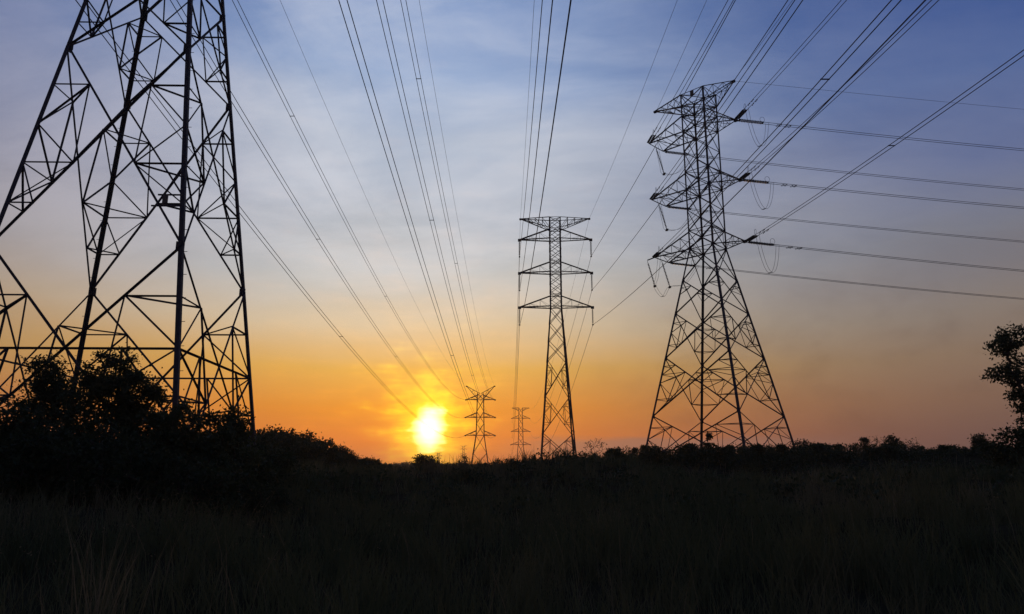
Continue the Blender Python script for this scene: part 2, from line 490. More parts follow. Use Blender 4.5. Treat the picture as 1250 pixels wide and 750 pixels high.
def crossarm(T, name, side, hw_b, h_b, hw_t, h_t, tip_x, tips_y, tip_h, wc, wl, n=3, ty=None):
    """bottom chords at h_b, upper chords at h_t, running out to the tip (one point or an end bar)"""
    y0, y1 = tips_y
    bt = [Vector((side * hw_b, -hw_b, h_b + EYE)), Vector((side * hw_b, hw_b, h_b + EYE))]
    ty = hw_t if ty is None else ty
    tp = [Vector((side * hw_t, -ty, h_t + EYE)), Vector((side * hw_t, ty, h_t + EYE))]
    E = [Vector((tip_x, y0, tip_h + EYE)), Vector((tip_x, y1, tip_h + EYE))]
    m, l = MB(), MB()
    for i in (0, 1):
        m.angle(bt[i], E[i], wc); m.angle(tp[i], E[i], wc)
    if abs(y1 - y0) > .5: m.angle(E[0], E[1], wc)
    else: q = max(.14, wc * 1.6); m.box((tip_x - q, (y0 + y1) / 2 - q * .8, tip_h + EYE - q), (tip_x + q, (y0 + y1) / 2 + q * .8, tip_h + EYE + q * .5))
    pb = pt = None
    for i in range(n + 1):
        f = i / (n + 1)
        b = [bt[q].lerp(E[q], f) for q in (0, 1)]; t = [tp[q].lerp(E[q], f) for q in (0, 1)]
        if i:
            l.angle(b[0], b[1], wl); l.angle(t[0], t[1], wl)
            for q in (0, 1): l.angle(b[q], t[q], wl)
            l.angle(pb[i % 2], b[1 - i % 2], wl)
            for q in (0, 1): l.angle(pb[q], t[q], wl)
        pb, pt = b, t
    l.angle(pb[0], E[1], wl)
    o = m.build(name, M_STEEL, T.root)
    l.build('lacing', M_STEEL, o)
    return o


# --- the great tower close on the left
TL = Tower('transmission_tower', -15.0, 27.93, .0238, 'huge near lattice pylon on the left, its top cut off, trees round its feet')
lv = [(-.55, 4.30), (8.01, 3.31), (16.42, 2.33), (20.60, 1.84), (24.1, 1.45), (30.6, 1.42), (38.2, 1.40), (45.0, 1.38)]
legs(TL, lv, .155, gusset=.26, bolts=(1, 3))
sec = MB()
panel(TL, sec, -.55, 4.30, 8.01, 3.31, .074, .06, 1, 2, belt=True)
panel(TL, sec, 8.01, 3.31, 16.42, 2.33, .072, .058, 1, 2)
panel(TL, sec, 16.42, 2.33, 20.6, 1.84, .07, .056, 1, 1)
panel(TL, sec, 20.6, 1.84, 24.1, 1.45, .09, .05, 0, 0)
for h0, h1 in ((24.1, 27.3), (27.3, 30.6), (30.6, 34.4), (34.4, 38.2), (38.2, 41.6), (41.6, 45.0)):
    panel(TL, sec, h0, 1.45 - (h0 - 24.1) * .0033, h1, 1.45 - (h1 - 24.1) * .0033, .08, .05, 0, 0)
for h, hw in ((24.1, 1.45), (30.6, 1.42), (38.2, 1.4), (45.0, 1.38)): ring(sec, hw, h, .08)
# redundant V members hanging below the belt of each face
bz = 4.30
for k in range(4):
    j = (k + 1) % 4
    hb = -.55 + (4.30 / (4.30 + 3.31)) * 8.56
    wb = 4.30 - (4.30 - 3.31) * (hb + .55) / 8.56
    a, b = corner(k, wb, hb), corner(j, wb, hb)
    mid = a.lerp(b, .5)
    fa, fb = corner(k, 4.30, -.55), corner(j, 4.30, -.55)
    for (t, foot, legfoot) in ((.25, mid.lerp(fa, .5), a.lerp(fa, .55)), (.75, mid.lerp(fb, .5), b.lerp(fb, .55))):
        p = a.lerp(b, t)
        sec.angle(p, foot, .06); sec.angle(p, legfoot, .06)
tag(sec.build('secondary_bracing', M_STEEL, TL.root), kind='stuff')
# sign plate carried on rails between the near leg and the bracing, as in the photograph
sg = MB()
sg.box((2.36, -3.14, 9.60 + EYE), (2.56, -3.12, 10.02 + EYE))
sgo = sg.build('sign_plate', M_PLATE, TL.root)
rl = MB()
rl.bar((2.18, -3.11, 10.0 + EYE), (3.08, -3.11, 10.0 + EYE), .05); rl.bar((1.98, -3.11, 9.58 + EYE), (3.12, -3.11, 9.58 + EYE), .05)
rl.build('plate_rail', M_STEEL, sgo)
br = MB()
br.angle(corner(2, 4.2, .95), corner(2, 4.2, .95) + Vector((.75, .1, .15)), .10)
br.rod(corner(2, 4.2, 1.25), corner(2, 4.2, .95) + Vector((.62, .1, .2)), .02)
br.build('climbing_guard_arm', M_STEEL, TL.root)
for side in (-1, 1):
    for h in (24.1, 30.6, 38.2): crossarm(TL, 'crossarm', side, 1.42, h, 1.42, h + 2.0, side * 6.4, (-.15, .15), h, .09, .05)
    crossarm(TL, 'earth_wire_arm', side, 1.4, 43.4, 1.38, 45.0, side * 6.2, (-.1, .1), 45.0, .08, .05)

# --- angle tower on the right
TR = Tower('transmission_tower', 21.4643, 77.0, -.7769, 'dark lattice pylon on the right ridge, wires turning off it to the right edge')
lv = [(1.2, 5.80), (6.41, 4.843), (12.51, 3.704), (17.32, 2.789), (21.0, 2.0965), (24.59, 1.42), (31.54, 1.427), (38.59, 1.427), (43.2, 1.437)]
legs(TR, lv, .21, gusset=.30)
sec = MB()
panel(TR, sec, 1.2, 5.80, 6.41, 4.843, .10, .06, 1, 1)
panel(TR, sec, 6.41, 4.843, 12.51, 3.704, .115, .065, 2, 1)
panel(TR, sec, 12.51, 3.704, 17.32, 2.789, .11, .065, 1, 1)
panel(TR, sec, 17.32, 2.789, 21.0, 2.0965, .11, .06, 1, 0)
panel(TR, sec, 21.0, 2.0965, 24.59, 1.42, .105, .055, 0, 0)
for h0, h1 in ((24.59, 26.7), (26.7, 29.1), (29.1, 31.54), (31.54, 33.6), (33.6, 36.1), (36.1, 38.59), (38.59, 40.4), (40.4, 41.75), (41.75, 43.2)):
    panel(TR, sec, h0, 1.425, h1, 1.425, .085, .05, 0, 0)
for h in (24.59, 26.7, 31.54, 33.6, 38.59, 40.4, 41.75, 43.2): ring(sec, 1.427, h, .08)
tag(sec.build('secondary_bracing', M_STEEL, TR.root), kind='stuff')
for h, aux in ((24.59, True), (31.54, False), (38.59, False)):
    crossarm(TR, 'crossarm', 1, 1.42, h, 1.42, h + 1.95, 4.25, (.1, .3), h, .115, .06, 2)
    o = crossarm(TR, 'crossarm', -1, 1.42, h, 1.42, h + 1.95, -5.9, (-1.55, 1.4), h, .115, .06, 3)
    if aux:
        m = MB(); m.angle((-5.9, -1.5, h + EYE), (-6.95, -1.42, h + EYE - .1), .1); m.build('outrigger', M_STEEL, o)
crossarm(TR, 'earth_wire_arm', 1, 1.43, 41.6, 1.43, 43.2, 4.42, (-.05, .15), 43.2, .10, .06, 2)
crossarm(TR, 'earth_wire_arm', -1, 1.43, 41.6, 1.43, 43.2, -5.76, (-.25, -.05), 43.2, .10, .06, 3)
sg = MB(); sg.box((-.2, -1.47, 42.55 + EYE), (.25, -1.44, 43.15 + EYE)); sg.build('number_plate', M_PLATE, TR.root)

# --- slim suspension tower in the middle
TC = Tower('transmission_tower', 7.6788, 125.0, -.0159, 'slim upright lattice pylon in the middle, narrow waist and three pairs of arms')
lv = [(2.6, 2.93), (7.5, 2.56), (13.7, 2.10), (19.8, 1.66), (23.2, 1.41), (26.4, 1.18), (29.0, .988), (45.66, .955)]
legs(TC, lv, .24)
sec = MB()
for (h0, w0), (h1, w1) in zip(lv[:-2], lv[1:-1]): panel(TC, sec, h0, w0, h1, w1, .10, .07, 1 if h1 - h0 > 4 else 0, 1 if h1 - h0 > 4 else 0, collars=False)
hs = np.linspace(29.0, 45.66, 12)
for h0, h1 in zip(hs[:-1], hs[1:]): panel(TC, sec, h0, .985, h1, .98, .085, .06, 0, 0, collars=False, main_parts=False)
for h in (29.33, 31.5, 35.55, 37.6, 41.7, 43.6, 45.66): ring(sec, .975, h, .09)
tag(sec.build('secondary_bracing', M_STEEL, TC.root), kind='stuff')
for side in (-1, 1):
    for h in (29.33, 35.55, 41.7): crossarm(TC, 'crossarm', side, .97, h, .97, h + 2.0, side * 6.35, (-.1, .1), h, .17, .035, 2, .1)
    crossarm(TC, 'earth_wire_arm', side, .96, 43.7, .96, 45.66, side * 6.17, (-.08, .08), 45.63, .12, .08, 3)


def far_tower(name, x, d, label, lv, arms, horn=None, w=.26, wb=.14):
    T = Tower(name, x, d, 0.0, label)
    legs(T, lv, w)
    sec = MB()
    for (h0, w0), (h1, w1) in zip(lv[:-1], lv[1:]):
        n = max(1, round((h1 - h0) / (2.6 * (w0 + w1) / 2 + .4)))
        for i in range(n):
            a, b = i / n, (i + 1) / n
            panel(T, sec, h0 + (h1 - h0) * a, w0 + (w1 - w0) * a, h0 + (h1 - h0) * b, w0 + (w1 - w0) * b, wb, .1, 0, 0, collars=False, main_parts=False)
    for h, t in arms: ring(sec, lv[-1][1] * 1.15, h, .14, False)
    sec.build('bracing', M_STEEL, T.root)
    for h, t in arms:
        hw = np.interp(h, [q[0] for q in lv], [q[1] for q in lv])
        hw2 = np.interp(h + 1.9, [q[0] for q in lv], [q[1] for q in lv])
        for s_ in (-1, 1): crossarm(T, 'crossarm', s_, hw, h, hw2, h + 1.9, s_ * t, (-.15, .15), h, .22, .08, 1)
    top, hw = lv[-1]
    for s_ in (-1, 1):
        if horn: crossarm(T, 'earth_wire_horn', s_, hw, top - 2.4, hw * .2, top, s_ * horn[0], (-.1, .1), horn[1], .2, .08, 1)
        else: crossarm(T, 'earth_wire_arm', s_, hw, top - 1.9, hw, top, s_ * 5.6, (-.1, .1), top, .2, .08, 1)
    return T


TF1 = far_tower('transmission_tower', -13.9, 325.0, 'small distant pylon right of the sun with two raised horns in a V',
                [(3.5, 4.1), (18.9, 1.8), (34.4, 1.45), (37.1, 1.3)], [(18.9, 6.45), (26.7, 6.45), (34.4, 6.4)], horn=(6.2, 40.4))
TF2 = far_tower('transmission_tower', 5.95, 510.0, 'smallest clear distant pylon, flat topped, left of the slim middle pylon',
                [(8.0, 3.4), (23.4, 1.75), (41.2, 1.35), (48.3, 1.3)], [(23.4, 6.7), (32.3, 6.3), (41.2, 6.1)], w=.34, wb=.16)
far_tower('transmission_tower', -118.0, 1200.0, 'faint tiny pylon just right of the sun, barely above the trees',
          [(14, 3.2), (30, 1.6), (42.5, 1.3)], [(26, 6), (33, 6), (38, 6)], w=.45, wb=.2)
far_tower('transmission_tower', -83.0, 1280.0, 'faint tiny pylon half hidden behind the thin sapling by the horned pylon',
          [(16, 3.4), (34, 1.7), (57, 1.3)], [(34, 6), (43, 6), (51, 6)], w=.45, wb=.2)

# ------------------------------------------------------------------ wires
WIRES = {
    'P1': ((-21.11, 29.5, 23.06), (-20.32, 325.0, 18.93), 8.02),
    'P2': ((-20.91, 29.5, 30.07), (-20.29, 325.0, 26.65), 8.31),
    'P3': ((-21.14, 29.5, 37.9), (-20.25, 325.0, 34.36), 8.62),
    'E1': ((-21.18, 29.5, 45.21), (-20.01, 325.0, 40.43), 6.5),
    'Q1': ((-8.19, 29.5, 22.81), (-7.43, 325.0, 18.93), 8.02),
    'Q2': ((-8.28, 29.5, 30.48), (-7.47, 325.0, 26.65), 8.74),
    'Q3': ((-8.39, 29.5, 38.17), (-7.51, 325.0, 34.36), 8.51),
    'E2': ((-8.45, 29.5, 45.06), (-7.69, 325.0, 40.43), 7.05),
    'Ce': ((1.51, 125.1, 45.63), (3.05, -150.0, 47.55), 8.22),
    'C1': ((1.33, 125.1, 38.6), (3.57, -150.0, 39.81), 9.72),
    'C2': ((1.33, 125.1, 32.4), (2.98, -150.0, 32.2), 11.59),
    'C3': ((1.33, 125.1, 26.2), (3.21, -150.0, 26.31), 10.82),
    'De': ((13.85, 124.9, 45.63), (15.1, -150.0, 47.7), 8.11),
    'D1': ((14.03, 124.9, 38.6), (22.66, -150.0, 41.24), 6.11),
    'D2': ((14.03, 124.9, 32.4), (23.23, -150.0, 35.17), 6.98),
    'D3': ((14.03, 124.9, 26.2), (23.66, -150.0, 27.63), 7.63),
    'RL1': ((16.1, 80.03, 38.6), (16.06, -150.0, 38.54), 8.7),
    'RL2': ((16.1, 80.03, 31.54), (15.18, -150.0, 31.66), 8.09),
    'RL3': ((16.1, 80.03, 24.59), (15.78, -150.0, 24.72), 7.24),
    'RR1': ((24.64, 74.16, 38.6), (29.94, -150.0, 38.84), 7.85),
    'RR2': ((24.64, 74.16, 31.54), (16.62, -150.0, 30.9), 10.08),
    'RR3': ((24.81, 74.41, 24.59), (28.41, -150.0, 25.42), 6.69),
    'REL': ((17.36, 81.04, 43.2), (13.95, -150.0, 43.84), 6.56),
    'RER': ((24.62, 73.9, 43.2), (26.28, -150.0, 43.68), 7.33),
    'OR1': ((24.64, 74.16, 38.6), (330.0, 90.85, 42.15), 8.19),
    'OR2': ((24.64, 74.16, 31.54), (330.0, 91.85, 36.58), 8.24),
    'OR3': ((24.81, 74.41, 24.59), (330.0, 107.34, 29.33), 7.35),
    'OL1': ((18.2, 82.17, 38.6), (330.0, 89.99, 43.74), 10.77),
    'OL2': ((18.2, 82.17, 31.54), (330.0, 111.08, 34.48), 6.95),
    'OL3': ((18.2, 82.17, 24.59), (330.0, 108.26, 31.04), 9.06),
    'OER': ((24.62, 73.9, 43.2), (330.0, 106.2, 44.28), 4.05),
}

def curve(A, B, sag, t):
    A, B = Vector(A), Vector(B)
    p = A + (B - A) * t
    return Vector((p.x, p.y, p.z + EYE - 4 * sag * t * (1 - t)))


def arc_t(A, B, dist): return dist / (Vector(B) - Vector(A)).length


def wire(name, key, label, cat, group, twin, r, skip=(0.0, 0.0), spacers=(), fall=None):
    A, B, sag = WIRES[key]
    t0, t1 = arc_t(A, B, skip[0]), 1 - arc_t(A, B, skip[1])
    n = 110
    ts = [t0 + (t1 - t0) * i / n for i in range(n + 1)]
    d = (Vector(B) - Vector(A)); side = Vector((d.y, -d.x, 0)).normalized()
    base = curve(A, B, sag, t0)
    def pts(off):
        return [curve(A, B, sag, t) + side * off - base for t in ts]
    if not twin:
        m = MB(); m.tube(pts(0), r, 5)
        o = m.build(name, M_WIRE); o.location = base
        return tag(o, label, cat, group)
    root = empty(name, base, label, cat, group)
    for s_ in (-1, 1):
        m = MB(); m.tube(pts(s_ * .2), r, 5); m.build('wire', M_WIRE, root)
    for t in spacers:
        c = curve(A, B, sag, t) - base
        m = MB(); m.bar(c - side * .24, c + side * .24, .05)
        m.build('spacer', M_WIRE, root)
    if skip[0] > 3:
        dn = d.normalized()
        for s_ in (-1, 1):
            for e in (1.3, 2.3):
                c = curve(A, B, sag, arc_t(A, B, skip[0] + e)) - base + side * (s_ * .2) - Vector((0, 0, .09))
                m = MB(); m.rod(c - dn * .22, c + dn * .22, .012, 5); m.rod(c - dn * .26, c - dn * .12, .04, 6); m.rod(c + dn * .12, c + dn * .26, .04, 6)
                m.rod(c, c + Vector((0, 0, .09)), .02, 5); m.build('vibration_damper', M_STEEL, root)
    return root


G1 = 'wires of the line towards the sun'
G2 = 'wires of the middle line'
G3 = 'wires coming to the right pylon'
G4 = 'wires leaving the right pylon'
CW_, EW = 'power line', 'earth wire'
RW_ = .026
SPX = {'P1': (.22, .55, .8), 'P2': (.115, .30, .6), 'P3': (.122, .278, .6), 'Q1': (.14, .3, .6), 'Q2': (.11, .24, .6), 'Q3': (.09, .24, .6)}
wire('twin_conductor', 'P1', 'twin wire crossing behind the near pylon, lowest of all wires sinking to the sun', CW_, G1, True, RW_, (1, 0), (.2, .42, .7))
wire('twin_conductor', 'P2', 'twin wire crossing the upper right leg of the near pylon, second lowest to the sun', CW_, G1, True, RW_, (1, 0), (.155, .34, .66))
wire('twin_conductor', 'P3', 'twin wire starting at the top edge just right of the near pylon', CW_, G1, True, RW_, (1, 0), (.118, .30, .6))
wire('earth_wire', 'E1', 'faint thin single wire with twin wires well apart on both its sides', EW, G1, False, .017)
wire('twin_conductor', 'Q1', 'widest spaced twin wire of the right hand bundle going to the horned pylon', CW_, G1, True, RW_, (1, 0), (.23, .55))
wire('twin_conductor', 'Q2', 'middle twin wire of the right hand bundle going to the horned pylon', CW_, G1, True, RW_, (1, 0), (.14, .40))
wire('twin_conductor', 'Q3', 'closest spaced twin wire, rightmost of three twins going to the horned pylon', CW_, G1, True, RW_, (1, 0), (.10, .25))
wire('earth_wire', 'E2', 'faint thin single wire right of the three twins going to the horned pylon', EW, G1, False, .017)
wire('earth_wire', 'Ce', 'faintest and leftmost of four steep wires over the slim middle pylon', EW, G2, False, .017)
wire('conductor', 'C1', 'steep wire, second from left of four, to the upper left arm of the middle pylon', CW_, G2, False, .031)
wire('conductor', 'C2', 'steep wire, third from left of four, to the middle left arm of the middle pylon', CW_, G2, False, .031)
wire('conductor', 'C3', 'darkest of four steep wires, to the lowest left arm of the middle pylon', CW_, G2, False, .031)
wire('earth_wire', 'De', 'thin wire slanting from the top edge to the top right tip of the middle pylon', EW, G2, False, .017)
wire('conductor', 'D1', 'single wire passing the right pylon to the upper right arm of the middle pylon', CW_, G2, False, .031)
wire('conductor', 'D2', 'single wire crossing the right pylon to the middle pylon at its middle right arm', CW_, G2, False, .031)
wire('conductor', 'D3', 'thick single wire crossing the right pylon to the middle pylon at its lowest right arm', CW_, G2, False, .035)
G5 = 'wires from the middle pylon to the far one'
for k_, lx, hh, fx, fh, c_, l_ in (('Fe', -6.17, 45.63, .55, 48.3, 1, 'thin wire from the top left tip of the middle pylon to the smallest clear pylon'),
                                  ('F1', -6.35, 38.6, -.3, 41.2, 0, 'faint wire running on from the upper left arm of the middle pylon'),
                                  ('F2', -6.35, 32.4, -.4, 32.3, 0, 'faint wire running on from the middle left arm of the middle pylon'),
                                  ('F3', -6.35, 26.2, -.75, 23.4, 0, 'faint wire running on from the lowest left arm of the middle pylon'),
                                  ('Ge', 6.17, 45.63, 11.5, 48.3, 1, 'thin wire from the top right tip of the middle pylon, falling behind its legs'),
                                  ('G1', 6.35, 38.6, 12.1, 41.2, 0, 'faint wire running on from the upper right arm of the middle pylon'),
                                  ('G2', 6.35, 32.4, 12.2, 32.3, 0, 'faint wire running on from the middle right arm of the middle pylon'),
                                  ('G3', 6.35, 26.2, 12.6, 23.4, 0, 'faint wire running on from the lowest right arm of the middle pylon')):
    p_ = TC.world(lx, 0, hh - EYE)
    WIRES[k_] = ((p_.x, p_.y, p_.z), (fx, 510.0, fh), 11.0 if c_ else 13.0)
    wire('earth_wire' if c_ else 'conductor', k_, l_, EW if c_ else CW_, G5, False, .02 if c_ else .034)
S0 = 3.5
wire('twin_conductor', 'RL1', 'twin wire dropping from the top edge to the upper left arm of the right pylon', CW_, G3, True, RW_, (S0, 0), (.17,))
wire('twin_conductor', 'RL2', 'twin wire dropping past the top of the right pylon to its middle left arm', CW_, G3, True, RW_, (S0, 0), (.2,))
wire('twin_conductor', 'RL3', 'twin wire slanting behind the right pylon to its lowest left arm', CW_, G3, True, RW_, (S0, 0), (.2,))
wire('twin_conductor', 'RR1', 'twin wire slanting from the top edge to the upper right arm of the right pylon', CW_, G3, True, RW_, (S0, 0), (.185,))
wire('twin_conductor', 'RR2', 'twin wire close beside a thick single wire, to the right pylon, middle right arm', CW_, G3, True, RW_, (S0, 0), (.22,))
wire('twin_conductor', 'RR3', 'flattest slanting twin wire, from the right edge to the lowest right pylon arm', CW_, G3, True, RW_, (S0, 0), (.13,))
wire('earth_wire', 'REL', 'very faint single wire down to the top left tip of the right pylon', EW, G3, False, .017)
wire('earth_wire', 'RER', 'thin single wire down to the top right tip of the right pylon', EW, G3, False, .016)
wire('twin_conductor', 'OR1', 'uppermost twin wire running from the right pylon to the right edge', CW_, G4, True, RW_, (S0, 0), (.02, .22))
wire('twin_conductor', 'OR2', 'twin wire from the middle right arm of the right pylon out to the right edge', CW_, G4, True, RW_, (S0, 0), (.02, .22))
wire('twin_conductor', 'OR3', 'twin wire from the lowest right arm of the right pylon out to the right edge', CW_, G4, True, RW_, (S0, 0), (.02, .22))
wire('twin_conductor', 'OL1', 'twin wire appearing behind the right pylon between its upper and middle right arms', CW_, G4, True, RW_, (S0, 0), (.20,))
wire('twin_conductor', 'OL2', 'twin wire appearing behind the right pylon between its middle and lowest right arms', CW_, G4, True, RW_, (S0, 0), (.20,))
wire('twin_conductor', 'OL3', 'lowest twin wire running from behind the right pylon to the right edge', CW_, G4, True, RW_, (S0, 0), (.20,))
wire('earth_wire', 'OER', 'faint highest wire running from the top of the right pylon to the right edge', EW, G4, False, .016)


# ------------------------------------------------------------------ insulator strings
def sheds(m, a, b, r=.14, pitch=.17):
    a, b = Vector(a), Vector(b); L = (b - a).length; n = int(L / pitch); pr = [(0, .03)]
    for i in range(n):
        t = (i + .15) * L / n
        pr += [(t, .035), (t + .01, .075), (t + .045, r), (t + .062, r * .95), (t + .066, .05)]
    pr.append((L, .03)); m.lathe(a, b, pr, 10)


GI = 'insulator strings on the towers'


def tension_string(key, label):
    """double string pulled out along its wire, with yoke plates and a racket-shaped arcing horn"""
    A, B, sag = WIRES[key]
    p0, p1 = curve(A, B, sag, 0), curve(A, B, sag, arc_t(A, B, 3.5))
    d = (p1 - p0).normalized(); side = Vector((d.y, -d.x, 0)).normalized(); up = side.cross(d)
    root = empty('insulator_string', p0, label, 'insulator', GI)
    q = lambda t, s_=0, u=0: d * t + side * s_ + up * u
    for s_ in (-1, 1):
        m = MB(); sheds(m, q(.45, s_ * .17), q(2.95, s_ * .17), .115); m.build('disc_string', M_GLASS, root)
    m = MB(); m.rod(q(.0), q(.4), .035); m.rod(q(.36), q(3.05), .02)
    for t in (.38, 3.02): m.plate(q(t), side, d, .54, .16, .03)
    for s_ in (-1, 1): m.rod(q(3.0, s_ * .2), q(3.62, s_ * .2), .03)
    m.build('yoke', M_STEEL, root)
    m = MB(); m.tube([q(2.95 + .26 * math.sin(a), .0, .40 + .30 * math.cos(a)) for a in np.linspace(0, 2 * math.pi, 15)[:-1]], .018, 5, True)
    m.rod(q(3.0), q(2.95, 0, .12), .018); m.build('arcing_horn', M_STEEL, root)
    return p1


ends = {}
for key, lab in (('RR1', 'dark stub insulator pointing up and right off the upper right arm of the right pylon'),
                 ('RR2', 'dark stub insulator pointing up and right off the middle right arm of the right pylon'),
                 ('RR3', 'dark stub insulator pointing up and right off the lowest right arm of the right pylon'),
                 ('RL1', 'dark stub insulator leaning up from the upper left arm tip of the right pylon'),
                 ('RL2', 'dark stub insulator leaning up from the middle left arm tip of the right pylon'),
                 ('RL3', 'dark stub insulator leaning up from the lowest left arm tip of the right pylon'),
                 ('OR1', 'level insulator running right from the upper right arm of the right pylon'),
                 ('OR2', 'level insulator running right from the middle right arm of the right pylon'),
                 ('OR3', 'level insulator running right from the lowest right arm of the right pylon'),
                 ('OL1', 'level insulator between upper left arm and body of the right pylon'),
                 ('OL2', 'level insulator between middle left arm and body of the right pylon'),
                 ('OL3', 'level insulator between lowest left arm and body of the right pylon')):
    ends[key] = tension_string(key, lab)


def hanging_string(a, b, label, r=.13):
    a, b = Vector(a), Vector(b); root = empty('insulator_string', a, label, 'insulator', GI)
    d = b - a
    m = MB(); sheds(m, d * .1, d * .93, r); m.build('disc_string', M_GLASS, root)
    m = MB(); m.rod((0, 0, 0), d * .1, .03); m.build('hanger_link', M_STEEL, root)
    m = MB(); m.rod(d * .93, d, .04); m.box(tuple(d + Vector((-.12, -.25, -.12))), tuple(d + Vector((.12, .25, .04)))); m.build('clamp', M_STEEL, root)


for lx, hh, k, side in ((-6.35, 41.7, 'upper', 'left'), (-6.35, 35.55, 'middle', 'left'), (-6.35, 29.33, 'lowest', 'left'), (6.35, 41.7, 'upper', 'right'), (6.35, 35.55, 'middle', 'right'), (6.35, 29.33, 'lowest', 'right')):
    hanging_string(TC.world(lx, 0, hh - .1), TC.world(lx, 0, hh - 3.1), f'upright insulator hanging from the {k} {side} arm of the slim middle pylon', .17)
# jumper loops and the strings that hold them off the left arms
drop = {}
for hh, k, key in ((38.59, 'upper', '1'), (31.54, 'middle', '2'), (24.59, 'lowest', '3')):
    a = TR.world(-5.9, -.1, hh - .1)
    b = TR.world(-5.9, 1.35, hh - 2.9)
    hanging_string(a, b, f'insulator slanting down under the {k} left arm of the right pylon')
    drop[key] = b
a = TR.world(-6.95, -1.42, 24.4); b2 = TR.world(-6.7, -.5, 21.6)
hanging_string(a, b2, 'outermost hanging insulator below the outrigger of the lowest left arm of the right pylon')


def spline(P, n=10):
    P = [Vector(p) for p in P]; P = [P[0] * 2 - P[1]] + P + [P[-1] * 2 - P[-2]]; out = []
    for i in range(1, len(P) - 2):
        p0, p1, p2, p3 = P[i - 1:i + 3]
        for k in range(n):
            t = k / n
            out.append(.5 * (2 * p1 + (p2 - p0) * t + (2 * p0 - 5 * p1 + 4 * p2 - p3) * t * t + (3 * p1 - p0 - 3 * p2 + p3) * t ** 3))
    out.append(P[-2]); return out


def jumper(P, label):
    S = spline(P); d = (S[-1] - S[0]); side = Vector((d.y, -d.x, 0)).normalized()
    root = empty('jumper_cable', S[0], label, 'jumper cable', 'jumper loops of the right pylon')
    for s_ in (-1, 1):
        m = MB(); m.tube([p + side * (s_ * .17) - S[0] for p in S], .017, 5); m.build('wire', M_WIRE, root)
    m = MB(); c = S[len(S) // 2] - S[0]; m.bar(c - side * .24, c + side * .24, .05); m.build('spacer', M_WIRE, root)


for key, k in (('1', 'upper'), ('2', 'middle'), ('3', 'lowest')):
    a, b = ends['RR' + key], ends['OR' + key]
    b = b + (b - TR.world(4.25, .2, 0).lerp(b, 1)) * 0
    pts = [a]
    for t in (.12, .3, .5, .7, .88): pts.append(a.lerp(b, t) - Vector((0, 0, 3.5 * (1 - (2 * t - 1) ** 2) ** .8)))
    pts.append(b)
    jumper(pts, f'cable loop hanging below the {k} right arm of the right pylon')
    a, b, c = ends['RL' + key], ends['OL' + key], drop[key]
    if key == '3':
        pts = [a, a.lerp(b2, .6) - Vector((0, 0, .5)), b2, b2.lerp(c, .5) - Vector((0, 0, 1.2)), c, c.lerp(b, .5) - Vector((0, 0, .9)), b]
    else:
        pts = [a, a.lerp(c, .6) - Vector((0, 0, .7)), c, c.lerp(b, .5) - Vector((0, 0, 1.0)), b]
    jumper(pts, f'cable slung under the {k} left arm of the right pylon')


# ------------------------------------------------------------------ plants
def unit(n, rs):
    v = rs.normal(size=(n, 3)); return v / np.linalg.norm(v, axis=1, keepdims=True)


def leaf_mesh(name, C, size, rs, aspect=.5):
    """C: (n,3) leaf bases; each leaf a small folded blade"""
    n = len(C); d = unit(n, rs); d[:, 2] -= .15; d /= np.linalg.norm(d, axis=1, keepdims=True)
    u = np.cross(d, unit(n, rs)); u /= np.linalg.norm(u, axis=1, keepdims=True) + 1e-9
    nn = np.cross(d, u)
    s = (size * rs.uniform(.6, 1.35, n))[:, None]
    v = np.stack([C, C + d * s * .45 + u * s * aspect * .5 + nn * s * .08, C + d * s, C + d * s * .45 - u * s * aspect * .5 + nn * s * .08], 1).reshape(-1, 3)
    i = np.arange(n)[:, None] * 4
    return np_mesh(name, v, [i + np.array([[0, 1, 2, 3]])])


